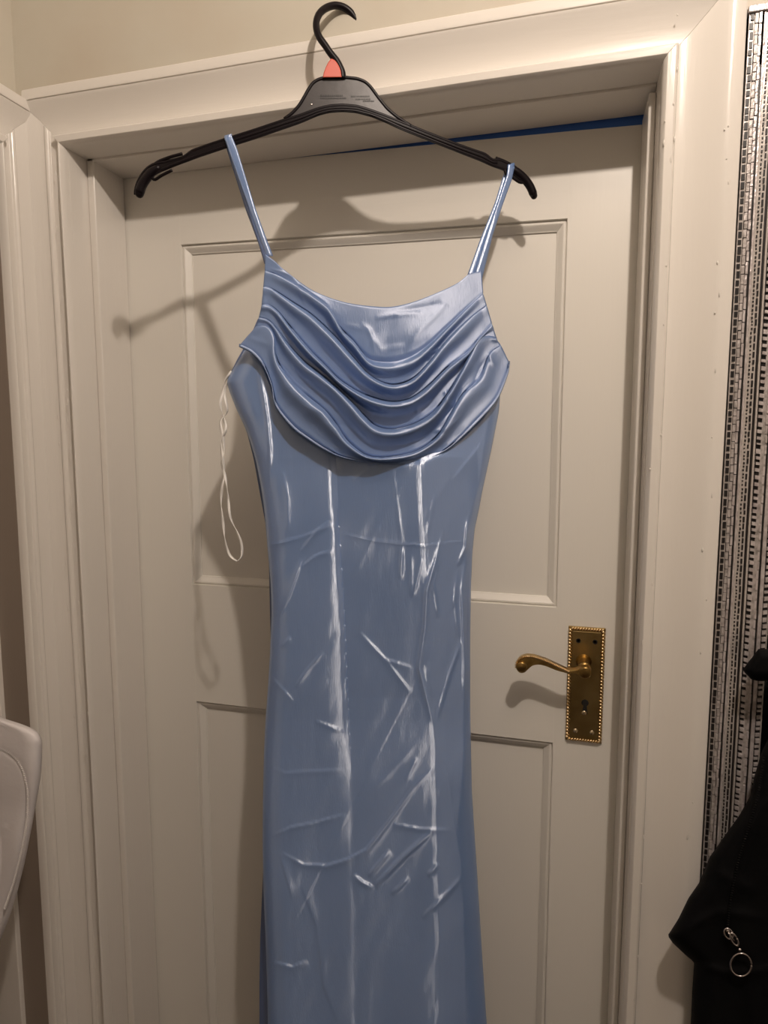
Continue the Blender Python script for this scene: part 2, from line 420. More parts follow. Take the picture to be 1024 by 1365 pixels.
# brass handle
def pz(px, py, Y=-.002):
    return at(px, py, Y)
hx0, hx1, hz1, hz0 = .6850, .7340, CZ - .2565, CZ - .4215
tilt = .0022
q = MB()
q.box(hx0, hx1, -.0030, 0, hz0, hz1)
hnd = q.build('door_handle', M['brass2'], door, bev=.0008)
tag(hnd, 'aged brass lever handle on a long rope-edged backplate with a keyhole')
q = MB()
for i in range(2):
    pass
q.box(hx0 + .0055, hx1 - .0055, -.0045, -.0028, hz0 + .006, hz1 - .006)
q.build('backplate_face', M['brass2'], hnd, bev=.0006)
q = MB()
def rope(x0, z0, x1, z1, n):
    L_ = math.hypot(x1 - x0, z1 - z0); tx, tz = (x1 - x0) / L_, (z1 - z0) / L_
    c, s_ = math.cos(.85), math.sin(.85)
    ax = np.array([tx * c - tz * s_, 0, tz * c + tx * s_]); az = np.array([-ax[2], 0, ax[0]])
    for i in range(n):
        k = (i + .5) / n
        q.blob((x0 + (x1 - x0) * k, -.0040, z0 + (z1 - z0) * k), ax * .0034, np.array([0, .0024, 0]), az * (L_ / n * .40), 8, 5)
rope(hx0 + .0028, hz0 + .003, hx0 + .0028, hz1 - .003, 34); rope(hx1 - .0028, hz1 - .003, hx1 - .0028, hz0 + .003, 34)
rope(hx0 + .003, hz1 - .0028, hx1 - .003, hz1 - .0028, 12); rope(hx1 - .003, hz0 + .0028, hx0 + .003, hz0 + .0028, 12)
tag(q.build('rope_border', M['brass3'], hnd, True), 'twisted rope border round the backplate')
for sx, sz in ((hx0 + .0135, hz1 - .0195), (hx1 - .0135, hz1 - .0195), (hx0 + .0135, hz0 + .0155), (hx1 - .0135, hz0 + .0155)):
    q = MB(); up_ = sz > hz0 + .1
    q.lathe([(0, .0032), (.0004, .0032), (.0006, .0028), (-.0008 if up_ else .0016, .0012), (-.0008 if up_ else .0017, .0001)], (sx, -.0045, sz), (0, -1, 0), 16)
    q.build('screw', M['dark'] if up_ else M['screw'], hnd, True)
# keyhole
kx, kz = (hx0 + hx1) / 2 + .0005, CZ - .371
q = MB()
q.lathe([(0, .0048), (.0006, .0048), (.0007, .0001)], (kx, -.0044, kz + .007), (0, -1, 0), 20)
q.add([(kx - .0022, -.0051, kz + .005), (kx + .0022, -.0051, kz + .005), (kx + .0036, -.0051, kz - .009), (kx - .0036, -.0051, kz - .009),
       (kx - .0022, -.004, kz + .005), (kx + .0022, -.004, kz + .005), (kx + .0036, -.004, kz - .009), (kx - .0036, -.004, kz - .009)],
      [(0, 1, 2, 3), (0, 4, 5, 1), (1, 5, 6, 2), (2, 6, 7, 3), (3, 7, 4, 0)])
q.build('keyhole', M['dark'], hnd)
q = MB(); q.lathe([(0, .0034), (.0004, .0034), (.0010, .0022), (.0011, .0001)], (kx - .0008, -.0052, kz - .0075), (0, -1, 0), 18)
q.build('keyhole_pin', M['screw'], hnd, True)
# lever
bc = at(781, 883, -.02); bc = at(779.5, 897, -.050)
bx, bz = bc[0], bc[2]
q = MB()
q.lathe([(.003, .0105), (.0045, .0105), (.0065, .0085), (.010, .0078), (.030, .0078), (.034, .0092), (.036, .0092)], (bx, 0, bz), (0, -1, 0), 32)
q.build('lever_boss', M['brass'], hnd, True)
out = [(590, 563), (560, 578), (500, 584), (430, 552), (350, 514), (270, 488), (215, 482), (170, 495), (143, 528), (143, 575), (165, 602), (198, 603),
       (222, 580), (255, 550), (300, 543), (350, 556), (420, 585), (500, 606), (560, 606), (580, 628), (610, 640), (640, 632), (662, 605), (655, 575), (630, 556)]
def px7(p): return (660 + p[0] / 5.12, 780 + p[1] / 5.12)
LYF, LYB = -.052, -.040
def poly_solid(pts_f, pts_b, name, m, parent, bev=.001):
    bm = bmesh.new()
    a = [bm.verts.new(p) for p in pts_f]; b = [bm.verts.new(p) for p in pts_b]; n = len(a)
    f1 = bm.faces.new(a); f2 = bm.faces.new(b[::-1])
    for i in range(n): bm.faces.new((a[i], b[i], b[(i + 1) % n], a[(i + 1) % n]))
    bmesh.ops.recalc_face_normals(bm, faces=bm.faces)
    if bev:
        es = [e for e in bm.edges if (e.verts[0] in a and e.verts[1] in a) or (e.verts[0] in b and e.verts[1] in b)]
        bmesh.ops.bevel(bm, geom=es, offset=bev, segments=2, profile=.5, affect='EDGES')
    bmesh.ops.triangulate(bm, faces=[f for f in bm.faces if len(f.verts) > 4])
    me = bpy.data.meshes.new(name); bm.to_mesh(me); bm.free(); me.materials.append(m)
    o = bpy.data.objects.new(name, me); COL.objects.link(o); o.parent = parent
    return o
oo = resample([px7(p) for p in out + [out[0]]], 90, 1)[:-1]
lv = poly_solid([at(x, y, LYF) for x, y in oo], [at(x, y, LYF) + np.array([0, LYB - LYF, 0]) for x, y in oo], 'lever', M['brass'], hnd, .0012)
tag(lv, 'curved brass lever with a rope-cut top edge and scrolled end')
q = MB()
c1 = at(695.3, 889, -.0535); q.lathe([(0, .0070), (.0022, .0068), (.003, .0055), (.0031, .0001)], (c1[0], -.052, c1[2]), (0, -1, 0), 24)
c1 = at(780.3, 897, -.0535); q.lathe([(0, .0078), (.0022, .0078), (.003, .0062), (.0031, .0001)], (c1[0], -.051, c1[2]), (0, -1, 0), 24)
q.build('scroll_disc', M['brass'], hnd, True)
q = MB()
rp_ = catmull([px7(p) for p in [(500, 588), (430, 556), (350, 518), (270, 492), (215, 486), (172, 500), (147, 532), (145, 562)]], 40)
for i in range(40):
    p = at(rp_[i][0], rp_[i][1], -.0515); j = min(i, 38); a = at(*rp_[j], -.0505); b = at(*rp_[j + 1], -.0505)
    t = (b - a) / np.linalg.norm(b - a); nn = np.array([-t[2], 0, t[0]])
    q.blob(p, t * .0008 + np.array([0, -.0008, 0]), nn * .0024, np.array([0, .0026, 0]) + t * .0009, 8, 5)
q.build('rope_edge', M['brass3'], hnd, True)
adopt(door)

# ------------------------------------------------------------------ hanger
hg = empty('coat_hanger', tuple(S(448., 150.)))
tag(hg, 'black plastic coat hanger with coral tag hooked on the door frame, holding the blue dress', 'hanger')
def strip(name, up, lo_, n, of, ob, m, parent, smoothn=0, dome=0, uv=False):
    U = resample(up, n, smoothn); W = resample(lo_, n, smoothn); k = 5
    V = []; Fc = []
    for side in (of, ob):
        for i in range(n):
            for j in range(k):
                t = j / (k - 1); p = U[i] * (1 - t) + W[i] * t
                o_ = side + (dome * (1 - (2 * t - 1) ** 2) if side == of else 0)
                V.append(S(p[0], p[1], o_))
    for s_ in (0, 1):
        b_ = s_ * n * k
        for i in range(n - 1):
            for j in range(k - 1):
                Fc.append((b_ + i * k + j, b_ + i * k + j + 1, b_ + (i + 1) * k + j + 1, b_ + (i + 1) * k + j))
    B = n * k
    for i in range(n - 1):
        for j in (0, k - 1): Fc.append((i * k + j, (i + 1) * k + j, B + (i + 1) * k + j, B + i * k + j))
    for j in range(k - 1):
        for i in (0, n - 1): Fc.append((i * k + j, i * k + j + 1, B + i * k + j + 1, B + i * k + j))
    o = mesh(name, V, Fc, m, parent, smooth=False)
    return o
upL = [(180, 259), (179, 253), (182, 243), (187, 233), (195, 223), (204, 217), (213, 216), (228, 213.5), (246, 209), (249, 206), (253.5, 200.8), (275, 193), (299, 185), (340, 172), (379, 159), (400, 153), (425, 144), (440, 140.5), (457, 139.5),
       (476, 141), (492, 146), (512, 153), (535, 162), (574, 178), (613, 193), (649, 205), (654, 211), (658, 214.5), (662, 210.5), (670, 213), (684, 221), (698, 231), (707, 241), (712, 251), (715, 258)]
loL = [(186, 263.5), (190, 260), (192, 252), (196, 245), (201, 238), (207, 232.5), (214, 229), (228, 222.5), (244, 216), (252, 213.5), (262, 210), (280, 204), (301, 197), (340, 184.5), (379, 171), (400, 163.5), (425, 152.5), (440, 148.8), (457, 147.8),
       (474, 149), (496, 154.5), (514, 162), (535, 172), (574, 187.5), (613, 203), (645, 216), (652, 219), (658, 221.5), (664, 224), (672, 227), (682, 231), (692, 238), (700, 246), (705, 254), (708, 259)]
def match(a, b, n):                    # resample both edges point for point
    out_a, out_b = [], []
    for i in range(len(a) - 1):
        for j in range(n):
            t = j / n; out_a.append(np.array(a[i]) * (1 - t) + np.array(a[i + 1]) * t); out_b.append(np.array(b[i]) * (1 - t) + np.array(b[i + 1]) * t)
    out_a.append(np.array(a[-1])); out_b.append(np.array(b[-1])); return np.array(out_a), np.array(out_b)
UA, UB = match(upL, loL, 4)
def strip2(name, A, B, of, ob, m, parent):
    n = len(A); V = []; Fc = []
    for s_ in (of, ob):
        for i in range(n): V += [S(*A[i], s_), S(*B[i], s_)]
    for i in range(n - 1):
        a = 2 * i; b = 2 * (n + i)
        Fc += [(a, a + 1, a + 3, a + 2), (b, b + 2, b + 3, b + 1), (a, a + 2, b + 2, b), (a + 1, b + 1, b + 3, a + 3)]
    Fc += [(0, 2 * n, 2 * n + 1, 1), (2 * n - 2, 2 * n - 1, 4 * n - 1, 4 * n - 2)]
    return mesh(name, V, Fc, m, parent, smooth=False)
strip2('hanger_bar', UA, UB, .0015, -.0015, M['hanger'], hg)
def hsweep(q, pts, r, off, n=8, smooth=1):
    p = resample(pts, max(12, len(pts) * 4), smooth); q.tube([S(a, b, off) for a, b in p], r, n)
q = MB()
inn = lambda A, B, t: [tuple(np.array(a) * (1 - t) + np.array(b) * t) for a, b in zip(A, B)]
hsweep(q, inn(upL, loL, .14), .0021, 0); hsweep(q, inn(upL, loL, .88), .0021, 0)
a, b = inn(upL, loL, .52)[12:29], None
hsweep(q, a, .0014, .001)
q.build('edge_rib', M['hanger'], hg, True)
for pp, rr_ in (([(186, 258), (189, 248), (195, 238), (203, 229), (214, 223)], [.0052, .0056, .0056, .0056, .0056, .0056, .0056, .0056, .0055, .0054, .005, .0045, .004, .0032]),
                ([(712, 261), (707, 249), (700, 239), (690, 230), (678, 223)], [.0042, .005, .005, .005, .005, .005, .005, .005, .005, .005, .005, .0045, .004, .0032])):
    q = MB(); q.tube([S(*p, 0.) for p in catmull(pp, 14)], rr_, 12); q.blob(S(*pp[0], 0.), (rr_[0], 0, 0), (0, rr_[0], 0), (0, 0, rr_[0]), 12, 8); q.build('rounded_end', M['hanger'], hg, True)
for pp, rr_ in (([(206, 219), (213, 214.5), (228, 209), (243, 205)], .0019), ([(201, 236), (206, 240.5), (213, 235.5), (221, 231), (229.5, 227)], .0018),
                ([(661, 210.5), (672, 214.5), (684, 221), (695, 229)], .0018), ([(673, 226), (674.5, 232.5), (683, 236), (693, 243.5), (700, 243)], .0019)):
    q = MB(); q.tube([S(*p, 0.) for p in resample(pp, 14, 1)], rr_, 8); q.build('strap_catch', M['hanger'], hg, True)
headT = [(379, 159), (390, 151), (399, 141), (405, 131), (411, 120), (417, 111), (425, 106), (434, 104), (457, 103.3), (477, 105.5), (487, 109.5), (494, 116), (504, 130), (516, 145), (527, 154.5), (538, 162), (548, 168.5)]
headB = [(382, 160.5), (391, 157.5), (399, 155), (406, 152.5), (414, 150), (422, 147.5), (430, 145), (440, 143), (457, 142), (470, 143), (480, 145), (490, 148), (500, 151), (512, 155.5), (524, 160), (538, 165.5), (556, 172)]
HA, HB = match(headT, headB, 3)
wb = strip2('hanger_head', HA, HB, .0008, -.0008, M['web'], hg); tag(wb, 'smoky grey centre plate with worn raised lettering')
q = MB(); hsweep(q, headT, .0022, 0); q.build('head_rim', M['hanger'], hg, True)
q = MB(); rn = random.Random(2)
for (x0, x1, y) in ((427, 457, 127.2), (427, 462, 130.6), (468, 492, 128.2), (474, 494, 132.0), (484, 498, 134.5)):
    x = x0
    while x < x1:
        w = rn.uniform(.8, 2.0); h = rn.uniform(.7, 1.05)
        vv = [S(x, y - h, .0007), S(x + w, y - h, .0007), S(x + w, y + h, .0007), S(x, y + h, .0007), S(x, y - h, .0013), S(x + w, y - h, .0013), S(x + w, y + h, .0013), S(x, y + h, .0013)]
        q.add(vv, [(4, 5, 6, 7), (0, 1, 5, 4), (1, 2, 6, 5), (2, 3, 7, 6), (3, 0, 4, 7)]); x += w + rn.uniform(.35, .8)
tag(q.build('raised_print', M['mark'], hg), 'tiny worn illegible raised print', None, 'stuff')
q = MB(); c = S(415.5, 139.2, .001); q.blob(c, np.array([.0014, .0004, 0]), np.array([0, .0006, 0]), np.array([0, 0, .0011])); q.build('moulded_pip', M['steel'], hg, True)
hk = catmull([(456.6, 106), (456.5, 98), (453.5, 90), (448.6, 81), (441, 71.5), (433.4, 60.5), (425.5, 49), (422, 38.7), (422, 28), (426.3, 17.8), (435, 10.6), (446, 7.3), (457, 9.2), (465.5, 14.6), (472.5, 23), (479.3, 35)], 60)
hp = []
for i, (x, y) in enumerate(hk):
    k = i / 59; p = S(x, y, 0.)
    if k > .35:                          # the free end bends back to rest on top of the architrave
        kk = (k - .35) / .65; d = ray(x, y); Yt = p[1] + (-.113 - p[1]) * (kk * kk * (3 - 2 * kk)); p = at(x, y, Yt)
    hp.append(p)
q = MB(); q.tube(hp, .0040, 14); hko = q.build('hook', M['hanger'], hg, True)
tg = [(430.4, 103.2), (431.5, 97), (434, 90), (437.5, 83), (441.6, 78), (445.5, 79.5), (449, 83), (452.5, 89), (454.5, 95), (455.5, 103)]
tp = resample(tg, 30)
tgo = poly_solid([S(x, y, .0052) for x, y in tp], [S(x, y, -.0052) for x, y in tp], 'size_tag', M['tagred'], hg, .001)
tag(tgo, 'coral red plastic clip at the foot of the hook')
adopt(hg)

# ------------------------------------------------------------------ the dress
dress = empty('dress', tuple(S(490., 1365.)))
tag(dress, 'long pale blue satin cowl-neck slip dress hanging from the black hanger', 'dress')
Ledge = [(350, 340), (352, 365), (350, 400), (345, 425), (338, 445), (329, 462), (318, 480), (309, 495), (302, 508), (306, 522), (315, 545), (326, 568), (334, 590), (341, 615), (347, 645), (352, 675), (355, 705), (358, 740), (361, 780), (362, 820), (360, 870), (357, 920), (354, 960), (352, 1000), (350.5, 1060), (350, 1120), (351, 1180), (354, 1250), (356, 1310), (357, 1365), (357, 1700)]
Redge = [(642, 340), (645, 385), (651, 415), (658, 440), (664, 456), (668, 480), (668, 505), (667, 525), (665, 550), (660, 575), (655, 600), (649, 628), (643, 655), (638, 682), (633, 705), (630, 735), (628, 780), (627, 850), (627, 940), (628, 1000), (629, 1050), (632, 1100), (636, 1160), (640, 1225), (644, 1290), (649, 1365), (665, 1700)]
# (points, sigma px, height mm, drop px or 0)  drop: the fold falls away sharply on its right / lower side
CR = [
 ([(442, 612), (442, 659), (447, 709), (450, 756), (452, 795), (454, 854), (455, 905), (457, 945), (460, 1000)], 7, .6, 1),
 ([(464, 940), (465.5, 1000), (468, 1128), (471, 1226), (472, 1400), (474, 1700)], 9, .5, 1),
 ([(344, 490), (352, 530), (357, 565), (360, 600), (360, 650)], 3.0, 2.2, 0),
 ([(376, 630), (383, 660), (384, 710)], 5, 1.4, 0),
 ([(357, 727), (385, 720), (409, 713), (446, 698)], 3, 1.3, 1),
 ([(450, 711), (499, 720), (534, 724), (569, 727), (604, 722), (630, 720)], 2.2, .9, 1),
 ([(403, 745), (385.5, 795), (372, 826)], 3.0, 1.9, 1),
 ([(446, 733), (420, 741), (400, 757)], 3.0, 1.5, 1),
 ([(440, 694), (424, 705), (400, 735)], 3.5, 1.4, 1),
 ([(430, 869), (409, 893), (393, 916)], 3.0, 1.5, 1),
 ([(387, 849), (374, 863)], 2.5, 1.3, 1),
 ([(522, 615), (530, 678), (536, 725)], 3.0, .8, 0), ([(536, 728), (534, 772)], 3, 1.5, 0),
 ([(548, 738), (549, 797)], 3, 1.0, 0), ([(562, 745), (551, 795)], 2.5, 1.2, 0),
 ([(592, 705), (581, 748), (569, 788), (567, 834), (559, 891), (567, 924), (577, 965)], 3.6, 3.0, 0),
 ([(577, 772), (585, 823)], 2.5, 1.6, 0),
 ([(624, 688), (621, 729), (610, 754)], 3, 3.0, 0),
 ([(619, 752), (616, 788), (618, 842), (620, 889), (619, 950)], 3.5, 3.4, 0), ([(610, 760), (606, 800), (612, 850)], 3, 1.6, 0),
 ([(617, 850), (600, 897), (581, 963)], 3.2, 1.7, 0),
 ([(479, 842), (514, 879), (553, 891)], 4, 1.2, 1), ([(514, 879), (549, 924)], 4, 1.0, 1),
 ([(505, 700), (467, 776)], 5, .6, 0), ([(581, 655), (569, 717)], 3, .8, 0),
 ([(580, 1020), (552, 1047), (520, 1092), (489, 1132), (462, 1146), (436, 1154), (404, 1152), (373, 1135)], 3.6, 1.9, 1),
 ([(524, 1098), (563, 1105), (603, 1106)], 3, 1.5, 1),
 ([(577, 1108), (538, 1142), (499, 1182)], 4.2, 3.0, 0), ([(471, 1166), (484, 1176), (499, 1183)], 3.5, 1.9, 1),
 ([(519, 1133), (490, 1168)], 4, 2.0, 1), ([(586, 1151), (570, 1168)], 3, 1.7, 0), ([(545, 1170), (522, 1192)], 3, 1.6, 0),
 ([(617, 1168), (587, 1201), (563, 1224)], 3.6, 1.9, 0), ([(556, 1010), (541, 1040)], 3, .9, 0),
 ([(560, 985), (520, 1030), (488, 1060)], 5, .8, 0),
 ([(401, 1177), (422, 1233), (432, 1314), (452, 1365)], 8, .9, -1),
 ([(373, 1138), (390, 1198)], 5, .9, -1), ([(362, 1114), (387, 1103), (422, 1096), (460, 1085)], 3.2, 1.4, 1),
 ([(362, 1282), (390, 1289), (410, 1280)], 4, 1.3, 1), ([(355, 1020), (380, 1030), (460, 1026)], 4, .8, 1),
 ([(604, 630), (560, 700)], 6, .6, 0), ([(643, 590), (603, 640)], 5, 1.6, 1), ([(480, 640), (560, 612)], 7, 1.2, 1),
 ([(392, 935), (360, 900)], 4, 1.0, 1), ([(420, 960), (458, 975)], 3, 1.2, 1), ([(470, 640), (500, 618)], 3, 1.2, 1),
 ([(540, 640), (505, 700)], 5, .4, 0), ([(650, 560), (640, 640), (628, 690)], 4, 1.6, 0),
]
SIDE = [(600, 560), (600, 700), (572, 800), (566, 880), (580, 983), (598, 1033), (605, 1092), (615, 1149), (619, 1226), (621, 1363), (630, 1700)]
def seg_dist(px, py, pts):
    best = np.full(px.shape, 1e9); sg = np.zeros(px.shape); tt = np.zeros(px.shape)
    p = np.array(pts, float); L_ = np.r_[0, np.cumsum(np.linalg.norm(np.diff(p, axis=0), axis=1))]
    for i in range(len(p) - 1):
        a = p[i]; d = p[i + 1] - a; l2 = d @ d
        t = np.clip(((px - a[0]) * d[0] + (py - a[1]) * d[1]) / l2, 0, 1)
        qx, qy = px - a[0] - t * d[0], py - a[1] - t * d[1]; r = np.hypot(qx, qy)
        s_ = np.sign(d[0] * (py - a[1]) - d[1] * (px - a[0]))
        m_ = r < best; best[m_] = r[m_]; sg[m_] = s_[m_]; tt[m_] = ((L_[i] + t * math.sqrt(l2)) / L_[-1])[m_]
    return best, sg, tt
def creases(px, py, lst):
    h = np.zeros(px.shape)
    for pts, s_, mm, drop in lst:
        p = np.array(pts, float); x0, y0 = p.min(0) - s_ * 6; x1, y1 = p.max(0) + s_ * 6
        m_ = (px > x0) & (px < x1) & (py > y0) & (py < y1)
        if not m_.any(): continue
        r, sg, t = seg_dist(px[m_], py[m_], pts)
        amp = np.minimum(1, np.minimum(t, 1 - t) * 4 + .0) ** .7
        if drop == 0: g = 1 / (1 + (r / s_) ** 2) ** 1.6
        else:
            # vertical polylines run downwards: left side has sg > 0
            dx = p[-1] - p[0]
            if abs(dx[1]) > abs(dx[0]) * 1.6: sharp = (sg < 0) if (dx[1] > 0) == (drop > 0) else (sg > 0)
            else: sharp = (sg > 0) if dx[0] > 0 else (sg < 0)
            if abs(dx[1]) <= abs(dx[0]) * 1.6 : sharp = ~sharp      # fold catches light above, broad below
            w = np.where(sharp, s_ * .32, s_ * 1.5); g = 1 / (1 + (r / w) ** 2) ** 1.4
        h[m_] += mm * .00078 * amp * g
    return h
def vnoise(px, py, sx, sy, seed):
    r = np.random.RandomState(seed); n = 64; g = r.rand(n, n) - .5
    x = (px / sx) % (n - 1); y = (py / sy) % (n - 1); i = x.astype(int); j = y.astype(int); fx = x - i; fy = y - j
    fx = fx * fx * (3 - 2 * fx); fy = fy * fy * (3 - 2 * fy)
    return (g[i, j] * (1 - fx) + g[i + 1, j] * fx) * (1 - fy) + (g[i, j + 1] * (1 - fx) + g[i + 1, j + 1] * fx) * fy
def seam(u): return np.interp(u, [0, .15, .33, .34, .52, .67, .85, 1], [727, 720, 708, 710, 722, 727, 721, 720]) - 720
NU = 250
vs_ = np.r_[np.linspace(345, 1372, 470), np.linspace(1380, 1700, 20)]
ks = int(np.argmin(abs(vs_ - 720))); vs_[ks] = 720
lx_ = np.interp(vs_, [p[1] for p in Ledge], [p[0] for p in Ledge]); rx_ = np.interp(vs_, [p[1] for p in Redge], [p[0] for p in Redge])
for arr in (lx_, rx_):
    for _ in range(3): arr[1:-1] = (arr[:-2] + 2 * arr[1:-1] + arr[2:]) / 4
uu = np.linspace(0, 1, NU); uu = .5 - .5 * np.cos(math.pi * uu) * .35 + (uu - .5) * .65
uu = (uu - uu[0]) / (uu[-1] - uu[0])
U, V_ = np.meshgrid(uu, vs_)
PX = lx_[:, None] * (1 - U) + rx_[:, None] * U
PY = V_ + seam(U) * np.exp(-((V_ - 720) / 40) ** 2)
ed = np.minimum(PX - lx_[:, None], (rx_[:, None] - PX) * np.interp(PY, [640, 700, 1000, 1100], [1, 2.4, 2.4, 1]))
e01 = np.clip(ed / 26, 0, 1); rnd_ = np.sqrt(1 - (1 - e01) ** 2)
H = .016 * rnd_ - .004
H += creases(PX, PY, CR)
r_, sg_, _t = seg_dist(PX, PY, SIDE)
sd = r_ * np.where(sg_ < 0, 1, -1)                    # positive on the right side panel
H += np.clip((PY - 660) / 80, 0, 1) * (-.005) * np.clip(sd / 60, 0, 1) ** .8 * np.clip(ed / 10, 0, 1)
seamx = np.interp(PY, [600, 700, 800, 900, 1000, 1128, 1226, 1400, 1700], [446, 450, 457, 461, 466, 468, 471, 472, 474])
dxs = PX - seamx
fade = np.interp(PY, [600, 640, 930, 1040, 1700], [1, 1, 1, .0, .0])
wide = np.interp(PY, [600, 660, 720, 820, 880, 930, 980, 1100], [.9, 1.1, 1.3, 1.8, 3.0, 3.4, 2.4, 1.2])
f2 = 1.
left_ = np.interp(dxs, [-100, -60, -45], [0, 3.2, 4.2]) + 2.0 * (1 - np.clip(-dxs / 45, 0, 1) ** 2)
roll = np.clip((dxs / wide + 11) / 11, 0, 1) ** 2 * 2.6                     # the pressed fold turns away before its edge
macro_l = left_ - roll * fade
rampr = np.interp(dxs, [0, 98, 190], [0, 12.6, 19.0])
right_ = 6.2 - 3.9 * fade + rampr * (1 - f2) + np.interp(PY, [600, 700, 850], [1.7, 1.5, 1.0]) * np.interp(dxs, [0, 50, 98, 108, 114, 120, 128, 150, 190], [0, 6.4, 12.6, 13.7, 13.9, 13.4, 12.2, 8.0, 0])
macro = np.where(dxs < 1, macro_l, right_) * .001
H += (.25 + .75 * np.clip((PY - 560) / 50, 0, 1)) * macro
FL = lambda y: .042 * np.clip((y - 960) / 400, 0, 1.6) ** 1.25        # the skirt flares forward
H += FL(PY)
HEMX = [330, 351, 362, 368, 390, 411, 433, 456, 487, 519, 554, 573, 597, 620, 644, 663, 676]
HEMY = [466, 487, 513, 541, 569, 585, 599, 609, 615, 618, 617, 610, 598, 578, 554, 531, 500]
H -= (.015 + .008 * np.clip((PX - 540) / 40, 0, 1)) * np.clip((np.interp(PX, HEMX, HEMY) + 4 - PY) / 34, 0, 1)
H += .0014 * vnoise(PX, PY, 42, 120, 1) + .0007 * vnoise(PX + PY * .5, PY - PX * .6, 16, 48, 2) + .00012 * vnoise(PX, PY, 6, 20, 3)
# soft tube-like flutes of the hanging skirt
H += .0008 * np.sin(PX / 17 + PY / 260) * np.clip((PY - 950) / 300, 0, 1) * np.clip(ed / 30, 0, 1)
BW = np.interp(PY, [500, 620], [1, .1])
H += (1 - BW) * .018
F3 = S(PX, PY, H, BW)
B3 = S(PX, PY, -.004 - .008 * rnd_ + (1 - BW) * .018 + FL(PY) * .8, BW)
top_of = 2
def grid_part(name, r0, r1, back=True):
    fr = F3[r0:r1 + 1]; bk = B3[r0:r1 + 1]; n = r1 - r0 + 1
    V = np.vstack([fr.reshape(-1, 3), bk[:, ::10].reshape(-1, 3)])
    uv = np.vstack([np.stack([U[r0:r1 + 1], V_[r0:r1 + 1] / 300], -1).reshape(-1, 2), np.stack([U[r0:r1 + 1, ::10], V_[r0:r1 + 1, ::10] / 300], -1).reshape(-1, 2)])
    i, j = np.meshgrid(np.arange(n - 1), np.arange(NU - 1), indexing='ij'); a = (i * NU + j).ravel()
    Fc = np.stack([a, a + 1, a + NU + 1, a + NU], 1).tolist()
    K = bk[:, ::10].shape[1]; off = n * NU
    i, j = np.meshgrid(np.arange(n - 1), np.arange(K - 1), indexing='ij'); a = (i * K + j).ravel() + off
    Fc += np.stack([a, a + K, a + K + 1, a + 1], 1).tolist()
    for i in range(n - 1):
        Fc.append([i * NU, (i + 1) * NU, off + (i + 1) * K, off + i * K])
        Fc.append([i * NU + NU - 1, off + i * K + K - 1, off + (i + 1) * K + K - 1, (i + 1) * NU + NU - 1])
    o = mesh(name, V, Fc, M['satin'], dress, True, uv, recalc=False)
    # the edge of the pressed front fold is a crisp crease
    js = (dxs[r0:r1 + 1] < 1).sum(1); want = set()
    for i in range(n - 1):
        if fade[r0 + i, 0] > .1:
            for j in (js[i], js[i + 1]): want.add((i * NU + j, (i + 1) * NU + j))
    ev = np.zeros(len(o.data.edges) * 2, int); o.data.edges.foreach_get('vertices', ev); ev = np.sort(ev.reshape(-1, 2), 1)
    sh = np.array([tuple(e) in want for e in ev.tolist()])
    at_ = o.data.attributes.new('sharp_edge', 'BOOLEAN', 'EDGE') if 'sharp_edge' not in o.data.attributes else o.data.attributes['sharp_edge']
    at_.data.foreach_set('value', sh)
    return o
# the bodice is cut away above the cowl so that only the draped panel makes the neckline
kb = int(np.argmin(abs(vs_ - 455)))
grid_part('bodice', kb, ks)
grid_part('skirt', ks, len(vs_) - 1)

# back layer of the skirt, a little wider at the lower left
def simple_layer(name, Lp, Rp, y0, y1, of, m, nv=120, nu=24, dome=.004):
    v = np.linspace(y0, y1, nv); l = np.interp(v, [p[1] for p in Lp], [p[0] for p in Lp]); r = np.interp(v, [p[1] for p in Rp], [p[0] for p in Rp])
    u = np.linspace(0, 1, nu); X = l[:, None] * (1 - u) + r[:, None] * u; Y = np.repeat(v[:, None], nu, 1)
    h = of + dome * (1 - (2 * u[None] - 1) ** 4) + .001 * vnoise(X, Y, 14, 60, 7)
    BW = np.interp(Y, [520, 700], [1, .1]); P = S(X, Y, h + (1 - BW) * .018 + FL(Y) * .7, BW).reshape(-1, 3); uv = np.stack([np.repeat(u[None], nv, 0), Y / 300], -1).reshape(-1, 2)
    i, j = np.meshgrid(np.arange(nv - 1), np.arange(nu - 1), indexing='ij'); a = (i * nu + j).ravel()
    o = mesh(name, P, np.stack([a, a + 1, a + nu + 1, a + nu], 1).tolist(), m, dress, True, uv, recalc=False)
    md = o.modifiers.new('s', 'SOLIDIFY'); md.thickness = .0008; md.offset = 0
    return o
simple_layer('back_panel', [(330, 470), (311, 505), (338, 610), (358, 720), (362, 900), (356, 1000), (353, 1100), (350, 1180), (347, 1250), (346, 1310), (346, 1700)],
             [(655, 470), (664, 540), (640, 650), (627, 750), (624, 900), (626, 1050), (634, 1200), (643, 1365), (660, 1700)], 470, 1700, -.019, M['satin_in'])

